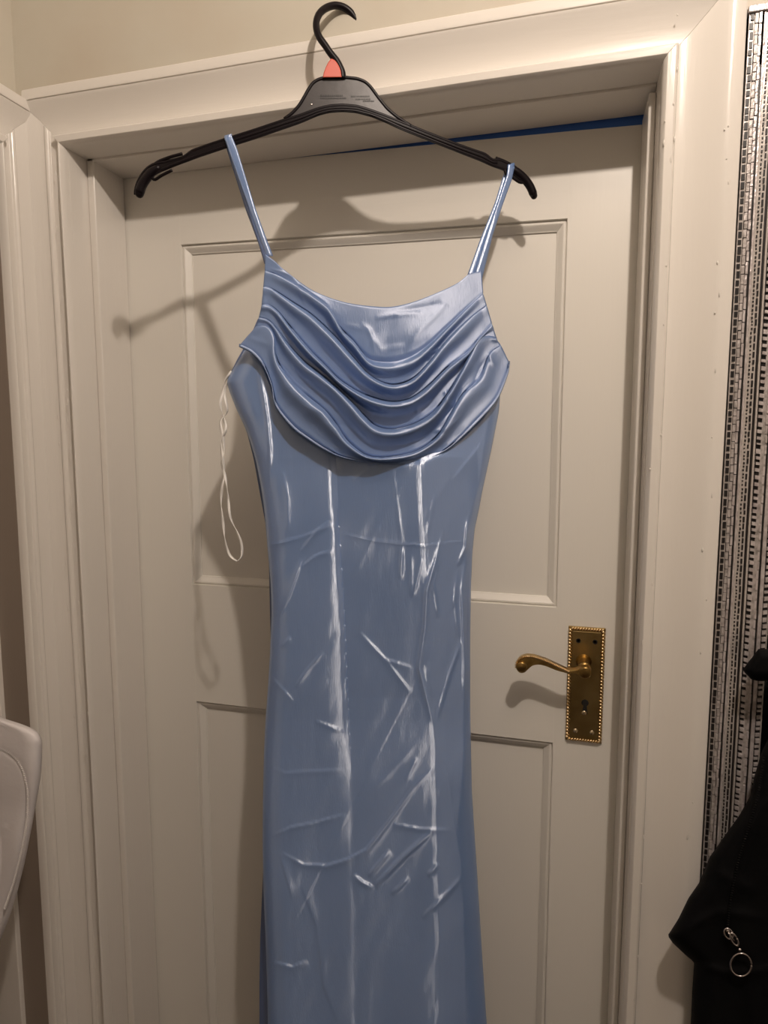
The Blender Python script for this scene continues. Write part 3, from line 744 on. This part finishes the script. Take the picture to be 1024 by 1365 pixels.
# cowl neckline: stacked soft folds, each rim overlapping the pocket above it
C = [
 [(354, 340), (366, 349), (378, 360), (410, 384), (435, 396), (465, 405), (500, 409.5), (525, 409.5), (555, 402), (590, 388), (612, 377), (626, 366), (642, 362)],
 [(353, 362), (372, 368), (395, 380), (420, 396), (440, 412), (455, 440), (472, 458), (490, 481), (508, 487), (530, 486), (552, 478), (572, 463), (595, 440), (620, 415), (644, 392)],
 [(351, 384), (362, 386), (391, 405), (414, 420), (432, 436), (449, 453), (470, 477), (489, 498), (510, 511), (530, 514), (552, 505), (574, 482), (592, 459), (608, 442), (628, 424), (649, 408)],
 [(349, 408), (358, 408), (370, 416), (384, 434), (397, 450), (414, 470), (433, 489), (452, 508), (478, 524), (502, 533), (525, 537), (548, 532), (572, 515), (597, 491), (624, 471), (640, 452), (656, 432)],
 [(345, 424), (356, 427), (366, 436), (386, 462), (406, 484), (428, 500), (450, 518), (470, 538), (486, 556), (502, 570), (525, 574), (554, 566), (580, 549), (600, 522), (614, 498), (626, 474), (638, 453), (650, 449), (662, 452)],
 [(341, 436), (356, 436), (365, 448), (366, 470), (372, 488), (390, 512), (410, 530), (432, 548), (448, 568), (463, 590), (489, 609), (520, 611), (555, 603), (583, 583), (600, 555), (616, 528), (640, 506), (653, 474), (668, 461)],
 [(319, 461), (336, 470), (351, 487), (362, 513), (368, 541), (390, 569), (411, 585), (433, 599), (456, 609), (487, 615), (519, 618.5), (554, 617), (573, 610), (597, 598), (620, 578), (644, 554), (663, 531), (676, 500), (679, 484)],
]
NS = 200
CC = [catmull(c, NS) for c in C]
sv = np.linspace(0, 1, NS)
amp = np.clip(np.sin(math.pi * np.clip(sv, .0, 1)) * 1.25, .10, 1)
rows = []; offs = []; kv = []
base = [.004, .006, .008, .010, .011, .013, .017]
crest = [0, .012, .018, .023, .019, .013, .010]
wid = [.33, .33, .28, .22, .28, .33]
for k in range(6):
    ts = np.r_[np.linspace(0, .25, 9), np.linspace(.30, .96, 16)]
    for t in ts:
        # crest near the top, hollow at the bottom of each fold
        prof = math.exp(-((t - .12) / wid[k]) ** 2) if k else (.2 + .2 * math.sin(3 * t))
        rim = 1 - math.exp(-t / .05) if k else 1
        p = CC[k] * (1 - t) + CC[k + 1] * t
        off = (base[k] + (.004 + crest[k] * prof * (.55 + .45 * rim)) * amp) if k else (.004 + .006 * prof * amp)
        off = off - .0035 * (t > .9) * amp
        rows.append(p); offs.append(off)
# bottom hem rolls back towards the bodice
rows.append(CC[6]); offs.append(base[6] + .003 * amp + .002)
rows.append(CC[6] + np.array([0, .6])); offs.append(np.full(NS, .012))
rows.append(CC[6] + np.array([0, -3.])); offs.append(np.full(NS, .007))
rows = np.array(rows); offs = np.array(offs)
# neckline edge turns inwards
rows = np.concatenate([[CC[0] + np.array([0, 3.])], [CC[0]], rows]); offs = np.concatenate([[np.full(NS, -.004)], [np.full(NS, .001)], offs])
X, Y = rows[..., 0], rows[..., 1]
CWR = [([(380, 375), (396, 379), (408, 408)], 2.5, 1.4, 0), ([(437, 410), (447, 436), (456, 444)], 2.4, 2.6, 0),
       ([(360, 358), (385, 366), (400, 373)], 2.4, 1.2, 0), ([(500, 470), (492, 440), (480, 430)], 3, 1.0, 0), ([(596, 405), (560, 440), (540, 470)], 4, 2.0, 0),
       ([(530, 418), (590, 404)], 5, -1.6, 0), ([(500, 425), (520, 420), (560, 416)], 4, 1.5, 0), ([(570, 480), (574, 470), (584, 466)], 2.5, 2.6, 0),
       ([(588, 512), (598, 500), (608, 492)], 2.6, 3.6, 0), ([(594, 520), (597, 538), (604, 540)], 2.4, 3.0, 0), ([(556, 540), (556, 552)], 2.2, 2.5, 0),
       ([(590, 560), (606, 540), (614, 515)], 3, -3.0, 0), ([(578, 575), (596, 572), (612, 556)], 2.6, 2.4, 0), ([(600, 500), (622, 470)], 3, 2.6, 0),
       ([(628, 520), (640, 490), (652, 474)], 3.5, -2.0, 0), ([(405, 540), (440, 552)], 4, 1.2, 0), ([(432, 560), (470, 570)], 4, -1.2, 0), ([(445, 596), (465, 602)], 3, 1.8, 0),
       ([(500, 590), (540, 592), (570, 580)], 4, -1.6, 0), ([(450, 540), (475, 560), (496, 588), (530, 592)], 3, 1.6, 0), ([(484, 500), (500, 518), (525, 532)], 2.5, 1.2, 0),
       ([(372, 490), (392, 515), (412, 528)], 2.2, 1.6, 0), ([(375, 486), (396, 510), (414, 524)], 2.2, -1.4, 0), ([(455, 432), (490, 440), (510, 470)], 3.5, .9, 0),
       ([(540, 460), (505, 468)], 3, 1.0, 0), ([(360, 460), (330, 450)], 5, 1.4, 0), ([(352, 395), (352, 420)], 3, 1.2, 0), ([(650, 470), (660, 490)], 3, 1.8, 0)]
offs = offs + creases(X, Y, CWR) + (.0016 * vnoise(X, Y, 26, 26, 11) + .0005 * vnoise(X + Y, Y - X, 9, 26, 12)) * np.clip((Y - 395) / 60, .3, 1)
offs = offs + .006 * (np.sin(math.pi * sv)[None] * np.clip((Y - 400) / 150, 0, 1))
Pc = S(X, Y, offs + .004)
nr = len(rows)
i, j = np.meshgrid(np.arange(nr - 1), np.arange(NS - 1), indexing='ij'); a = (i * NS + j).ravel()
uvc = np.stack([X / 250, Y / 250], -1).reshape(-1, 2)
co = mesh('cowl_neckline', Pc.reshape(-1, 3), np.stack([a, a + 1, a + NS + 1, a + NS], 1).tolist(), M['satin_bias'], dress, True, uvc, recalc=False)
tag(co, 'draped cowl with deep overlapping curved folds')
md = co.modifiers.new('s', 'SOLIDIFY'); md.thickness = .0009; md.offset = -1
# back of the bodice, seen as the dark inside above the side seam
simple_layer('back_bodice', [(355, 352), (350, 400), (344, 425), (334, 448), (316, 480), (303, 506), (305, 515), (318, 548)],
             [(640, 372), (646, 395), (655, 430), (664, 456), (668, 478), (667, 520), (663, 548)], 425, 548, -.014, M['satin_in'], 40)

# straps: front and back ribbon on each side, meeting over the hanger bar
def ribbon(name, Lp, Rp, of0, of1, m, n=40, folds=0.0):
    A = resample(Lp, n, 1); B = resample(Rp, n, 1); k = 7; V = []; uv = []
    for i in range(n):
        f = i / (n - 1); o_ = of0 + (of1 - of0) * f
        for j in range(k):
            t = j / (k - 1); p = A[i] * (1 - t) + B[i] * t
            V.append(S(p[0], p[1], o_ + .0012 * math.sin(math.pi * t) + folds * math.sin(2 * math.pi * t + f * 5))); uv.append((t, f * 3))
    Fc = [(i * k + j, i * k + j + 1, (i + 1) * k + j + 1, (i + 1) * k + j) for i in range(n - 1) for j in range(k - 1)]
    o = mesh(name, V, Fc, m, dress, True, uv, recalc=False)
    md = o.modifiers.new('s', 'SOLIDIFY'); md.thickness = .001; md.offset = 0
    return o
def over_bar(name, xl, xr, yt, m, yb=12):     # the little saddle of ribbon over the bar
    q = []
    k = 11; V = []; uv = []
    for i in range(k):
        a = math.pi * i / (k - 1)
        for x, dy in ((xl, 1.2), (xr, -1.2)):
            V.append(S(x, yt + dy + 4.5 - 4.5 * math.sin(a), .0045 * math.cos(a))); uv.append((0 if x == xl else 1, i / k))
    Fc = [(2 * i, 2 * i + 1, 2 * i + 3, 2 * i + 2) for i in range(k - 1)]
    return V, Fc, uv
ribbon('strap', [(299.5, 184.5), (304, 199), (333, 280), (348, 322), (356, 342)], [(309, 181.5), (316, 198), (341, 280), (355, 318), (364, 341)], .0048, .006, M['satin'], folds=.0003)
ribbon('strap', [(299, 187), (304, 204), (328, 280), (345, 325), (353, 352)], [(308, 184), (313, 200), (336, 280), (352, 322), (361, 352)], -.0048, -.016, M['satin_in'])
ribbon('strap', [(677, 220), (676, 232), (664, 270), (648, 317), (633, 363)], [(686, 222.5), (682, 240), (671, 270), (656.5, 314), (643, 370)], .0050, .005, M['satin'], folds=.0003)
ribbon('strap', [(676, 221), (672, 231), (660, 270), (640, 320), (623, 367)], [(684, 223), (680, 236), (667, 270), (652, 314), (637, 368)], -.0048, -.004, M['satin'])
for (xl, xr, yt) in ((299.3, 309, 183), (676.8, 686, 221.5)):
    V, Fc, uv = over_bar('x', xl, xr, yt - 3, M['satin'])
    o = mesh('strap_saddle', V, Fc, M['satin'], dress, True, uv, recalc=False)
    md = o.modifiers.new('s', 'SOLIDIFY'); md.thickness = .0009; md.offset = 0

# narrow white hanging ribbon, twisted then open in a loop
q = MB()
def loop(pts, rot0, turns, n=90, w=.0019):
    p = catmull(pts, n); V = []; P3 = np.array([S(a, b, -.008 + .0015 * math.sin(i * .35)) for i, (a, b) in enumerate(p)])
    T = np.gradient(P3, axis=0); T /= np.linalg.norm(T, axis=1)[:, None]
    nh = np.array([HN[0], HN[1], 0.])
    for i in range(n):
        a = rot0 + turns * 2 * math.pi * i / n; sd_ = np.cross(T[i], nh); sd_ /= np.linalg.norm(sd_); d = sd_ * math.cos(a) + nh * math.sin(a)
        e = np.cross(T[i], d) * .0004; V += [P3[i] + d * w + e, P3[i] - d * w + e, P3[i] - d * w - e, P3[i] + d * w - e]
    Fc = [(4 * i + j, 4 * i + (j + 1) % 4, 4 * i + 4 + (j + 1) % 4, 4 * i + 4 + j) for i in range(n - 1) for j in range(4)]
    q.add(V, Fc + [(0, 1, 2, 3), (4 * n - 4, 4 * n - 3, 4 * n - 2, 4 * n - 1)])
loop([(309, 495), (301, 506), (297, 522), (294, 540), (298, 556), (301, 572), (295, 590), (297, 612), (299, 632), (296, 650), (295, 676), (298, 701), (301, 726), (307, 741), (316, 748)], .4, 3.2, 130, .0017)
loop([(309, 497), (303, 510), (299, 525), (303, 548), (294, 562), (297, 580), (299, 600), (296, 618), (301, 639), (303.6, 659), (307, 689), (316, 709), (322, 726), (322, 742), (316, 748)], 1.2, 2.6, 130, .0017)
tag(q.build('hanging_ribbon', M['ribbon'], dress, True), 'narrow white ribbon loop, twisted at the top and open below')
adopt(dress)

# ------------------------------------------------------------------ mosaic mirror on the right
mr = empty('mosaic_mirror', (1.05, -.11, CZ - 1.1))
tag(mr, 'tall mirror in a black and silver mosaic frame right of the door', 'mirror')
MZ1, MZ0, MX0 = CZ + .4416, CZ - 1.1, .8450; MYF = -.121
xs = lambda px: float(at(px, 850, MYF)[0])
x0p = xs(948.6); mxx = lambda px: MX0 + (xs(px) - x0p)
MX1 = MX0 + .50; WF = mxx(1018) - MX0
q = MB()
q.box(MX0, MX0 + WF, MYF + .003, WY, MZ0, MZ1); q.box(MX1 - WF, MX1, MYF + .003, WY, MZ0, MZ1)
q.box(MX0, MX1, MYF + .003, WY, MZ1 - WF, MZ1); q.box(MX0, MX1, MYF + .003, WY, MZ0, MZ0 + WF)
tag(q.build('frame', M['blackt'], mr), 'black frame board under the mosaic')
q = MB(); q.box(MX0 + WF, MX1 - WF, -.111, -.108, MZ0 + WF, MZ1 - WF); q.build('mirror_glass', M['mirror'], mr)
rn = random.Random(5)
def tiles(name, a, b, pitch, gap, m, prot=.0015, jit=.15, z1=None, z0=None, both=True, label=None, slant=0):
    q = MB(); z = (z1 if z1 is not None else MZ1 - .003); zz0 = z0 if z0 is not None else MZ0 + .003
    xa, xb = mxx(a), mxx(b)
    while z > zz0:
        h = pitch * (1 + rn.uniform(-jit, jit)); g = gap * (1 + rn.uniform(-.3, .3)); dx = rn.uniform(-.0003, .0003); p = prot * (1 + rn.uniform(-.3, .3))
        zt, zb = z, z - h + g
        v = []
        for yy, ins in ((MYF + .0035, 0), (MYF + .003 - p, .0002)):
            v += [(xa + dx + ins, yy, zb + ins), (xb + dx - ins, yy, zb + ins + slant), (xb + dx - ins, yy, zt - ins + slant), (xa + dx + ins, yy, zt - ins)]
        q.add(v, [(4, 5, 6, 7), (0, 1, 5, 4), (1, 2, 6, 5), (2, 3, 7, 6), (3, 0, 4, 7)])
        z -= h
    tag(q.build(name, m, mr), label, None, 'stuff')
def rail(name, a, b, m, prot):
    q = MB(); q.box(mxx(a), mxx(b), MYF + .003 - prot, MYF + .0035, MZ0 + .002, MZ1 - .003); return q.build(name, m, mr, bev=.0003)
rail('edge_rail', 948.6, 949.8, M['grey'], .002)
rail('ladder_backing', 949.8, 956, M['silver2'], .0006)
tiles('black_tile', 950.2, 954.9, .0083, .0017, M['blackt'], .0016, label='row of square black tiles along the outer edge')
tiles('cracked_tile', 956.2, 960.6, .0095, .0006, M['grey'], .0022)
tiles('mirror_chip', 960.9, 964.4, .0120, .0006, M['silver'], .0026, label='narrow silver mirror chips')
rail('silver_rail', 967, 969.6, M['silver'], .0022)
rail('bead_backing', 969.8, 981.4, M['silver2'], .0012)
tiles('bead', 972.2, 974.6, .0042, .0018, M['blackt'], .0022)
tiles('dash_tile', 976.6, 979.4, .0078, .0016, M['blackt'], .0022)
rail('pale_rail', 984.2, 986.8, M['silver2'], .0035)
rail('tooth_backing', 994.2, 1002, M['grey'], .0010)
tiles('tooth_tile', 988.4, 995.0, .0074, .0034, M['silver'], .0026, slant=-.0008, label='row of slanted silver teeth')
tiles('grey_tile', 998.6, 1001.8, .0110, .0020, M['silver'], .0020)
rail('silver_rail', 1004.4, 1009.4, M['silver'], .0024)
tiles('tooth_tile', 1010.4, 1016.4, .0072, .0034, M['silver'], .0026, slant=.0008)
rail('pale_rail', 1016.6, 1018, M['silver2'], .003)
# end cap along the top
q = MB(); q.box(MX0 - .0012, MX1 + .0012, MYF - .0015, WY, MZ1 - .003, MZ1 + .004); q.build('top_cap', M['silver'], mr, bev=.001)
adopt(mr)

# ------------------------------------------------------------------ black jacket, lower right
jk = empty('jacket', tuple(at(1060., 1365., -.19)))
tag(jk, 'black jacket hanging in the lower right corner with a ring zip puller', 'jacket')
def puff(name, Lp, Rp, y0, y1, Y, thick, m, parent, nu=60, nv=110, edge=.25, cr=(), nz=.004, seed=3, sm=1, epx=40):
    v = np.linspace(y0, y1, nv); l = np.interp(v, [p[1] for p in Lp], [p[0] for p in Lp]); r = np.interp(v, [p[1] for p in Rp], [p[0] for p in Rp])
    for _ in range(sm):
        for arr in (l, r): arr[1:-1] = (arr[:-2] + 2 * arr[1:-1] + arr[2:]) / 4
    u = np.linspace(0, 1, nu); u = .5 - .5 * np.cos(math.pi * u) * .5 + (u - .5) * .5; u = (u - u[0]) / (u[-1] - u[0])
    X = l[:, None] * (1 - u) + r[:, None] * u; Yp = np.repeat(v[:, None], nu, 1)
    e = np.minimum(np.minimum(X - l[:, None], r[:, None] - X), np.minimum(Yp - y0, y1 - Yp)); e = np.clip(e / epx, 0, 1); rr = np.sqrt(np.clip(1 - (1 - e) ** 2, 0, 1))
    h = thick * rr + (creases(X, Yp, cr) + nz * vnoise(X, Yp, 30, 60, seed)) * np.clip(rr * 1.5, 0, 1)
    Fp = at(X, Yp, 0) ; d = ray(X, Yp)
    Fr = CAM + d * ((Y - h - CAM[1]) / d[..., 1])[..., None]; Bk = CAM + d * ((Y + thick * .35 * rr - CAM[1]) / d[..., 1])[..., None]
    V = np.vstack([Fr.reshape(-1, 3), Bk.reshape(-1, 3)]); i, j = np.meshgrid(np.arange(nv - 1), np.arange(nu - 1), indexing='ij'); a = (i * nu + j).ravel()
    Fc = np.stack([a, a + 1, a + nu + 1, a + nu], 1).tolist(); b = a + nv * nu; Fc += np.stack([b, b + nu, b + nu + 1, b + 1], 1).tolist(); o_ = nv * nu
    for k in range(nv - 1):
        Fc += [[k * nu, (k + 1) * nu, o_ + (k + 1) * nu, o_ + k * nu], [k * nu + nu - 1, o_ + k * nu + nu - 1, o_ + (k + 1) * nu + nu - 1, (k + 1) * nu + nu - 1]]
    for k in range(nu - 1):
        Fc += [[k, o_ + k, o_ + k + 1, k + 1], [(nv - 1) * nu + k, (nv - 1) * nu + k + 1, o_ + (nv - 1) * nu + k + 1, o_ + (nv - 1) * nu + k]]
    return mesh(name, V, Fc, m, parent, True, recalc=False)
puff('body', [(1080, 940), (1024, 985), (1015, 1003), (1006, 1035), (1000, 1062), (985, 1088), (962, 1120), (946, 1143), (932, 1177), (918, 1197), (905, 1224), (893, 1243), (890, 1247), (897, 1257), (915, 1274), (925, 1282), (925.5, 1284), (923, 1320), (921, 1365), (915, 1700)],
     [(1300, 940), (1300, 1700)], 940, 1700, -.150, .034, M['black'], jk, 70, 200, cr=[([(1010, 1060), (985, 1150), (960, 1230)], 10, 5, 0), ([(900, 1245), (960, 1215), (1024, 1225)], 8, 5, 0), ([(925, 1284), (980, 1300), (1040, 1290)], 8, 6, 0), ([(950, 1160), (1010, 1190)], 9, 4, 0), ([(950, 1300), (948, 1400)], 8, 4, 0), ([(1000, 1300), (1010, 1400)], 8, 4, 0)], nz=.006, sm=0, epx=30)
puff('hood', [(1012, 864), (1003, 876), (996, 885), (990, 893), (995, 899), (1002, 906), (1016, 909)], [(1120, 864), (1150, 885), (1120, 909)], 865, 908, -.150, .016, M['black'], jk, 40, 40, nz=.003, epx=14)
puff('sleeve', [(1090, 880), (1060, 930), (1050, 1000)], [(1200, 880), (1260, 1000)], 880, 1000, -.150, .03, M['black'], jk, 40, 40)
# zip: a tape of fine teeth running down the front and a puller on a ring
q = MB()
zp = catmull([(1018, 1010), (1010, 1060), (996, 1110), (984, 1150), (974, 1200), (970, 1236)], 70)
for i in range(70):
    p = at(zp[i][0], zp[i][1], -.1885); q.blob(p, (.0016, 0, 0), (0, .0010, 0), (0, 0, .0006), 6, 4)
tag(q.build('zip_teeth', M['blackz'], jk, True), 'line of fine black zip teeth', None, 'stuff')
def ringpts(cx_, cy_, rx, ry, Y, n=40, rot=0):
    out_ = []
    for i in range(n + 1):
        a = 2 * math.pi * i / n; x = rx * math.cos(a); y = ry * math.sin(a)
        out_.append(at(cx_ + x * math.cos(rot) - y * math.sin(rot), cy_ + x * math.sin(rot) + y * math.cos(rot), Y))
    return out_
YJ = -.192
q = MB(); q.tube(ringpts(971.5, 1244.5, 5.2, 7.6, YJ, 24, -.55), .0010, 8); q.tube(ringpts(979, 1252, 3.8, 9.2, YJ - .001, 24, -.5), .0010, 8)
q.tube([at(*p, YJ - .001) for p in [(971, 1243), (975, 1248), (979, 1254)]], .0009, 8)
q.blob(at(986.2, 1265.5, YJ), (.0019, 0, 0), (0, .0018, 0), (0, 0, .0017))
q.blob(at(970.5, 1241, YJ), (.0022, 0, 0), (0, .0012, 0), (0, 0, .0020))
zpo = q.build('zip_puller', M['steel'], jk, True); tag(zpo, 'silver chain link zip puller with a round ring')
q = MB(); q.tube(ringpts(988, 1286, 14, 15.2, YJ - .001, 48), .0010, 10); q.build('ring', M['steel'], zpo, True)
adopt(jk)

# ------------------------------------------------------------------ white padded cover, lower left
wc = empty('padded_chair', tuple(at(10., 1500., -.33)))
tag(wc, 'white padded chair back with a stitched seam at the left edge of the photo', 'chair')
YW = -.30
puff('backrest', [(-62, 900), (-58, 1300), (-55, 1420)], [(-45, 938), (-20, 950), (0, 956), (20, 962), (40, 969), (48, 973), (53, 979), (56.5, 988), (56, 1005), (55, 1030), (51, 1055), (43, 1100), (33, 1150), (23, 1190), (12, 1225), (0, 1255), (-20, 1310), (-40, 1420)],
     940, 1420, YW, .020, M['white'], wc, 70, 140, cr=[([(-50, 985), (-20, 992), (6, 1001), (24, 1014), (33, 1032), (37, 1058), (37, 1080), (32, 1120), (22, 1165), (5, 1215)], 3, -1.8, 0), ([(0, 1110), (10, 1100)], 3, 1.2, 0)], nz=.003, epx=26)
q = MB()
sp = catmull([(-30, 990), (-12, 995), (6, 1001), (16, 1007.5), (24, 1016), (31, 1030), (35.5, 1048), (37, 1064), (36, 1090), (32, 1118), (25, 1150), (17, 1180), (6, 1212)], 110)
def ysurf(x, y): return YW - .0196
for i in range(109):
    p = at(*sp[i], ysurf(0, 0)); p2 = at(*sp[i + 1], ysurf(0, 0)); t = (p2 - p); t /= np.linalg.norm(t); nn = np.array([-t[2], 0, t[0]])
    q.blob((p + p2) / 2, nn * .0020 + t * .0009, (0, .0012, 0), t * .00050, 6, 4)
tag(q.build('stitching', M['thread'], wc, True), 'curved line of small white stitches', None, 'stuff')
q = MB(); b0 = at(-45., 1350., YW)
q.tube([(b0[0], YW - .003, b0[2]), (b0[0], YW - .003, .02)], .012, 16); q.build('back_post', M['steel'], wc, True)
q = MB(); q.box(b0[0] - .045, b0[0] + .20, YW - .22, YW + .02, 0.0, .02); q.build('base', M['steel'], wc, bev=.004)
adopt(wc)
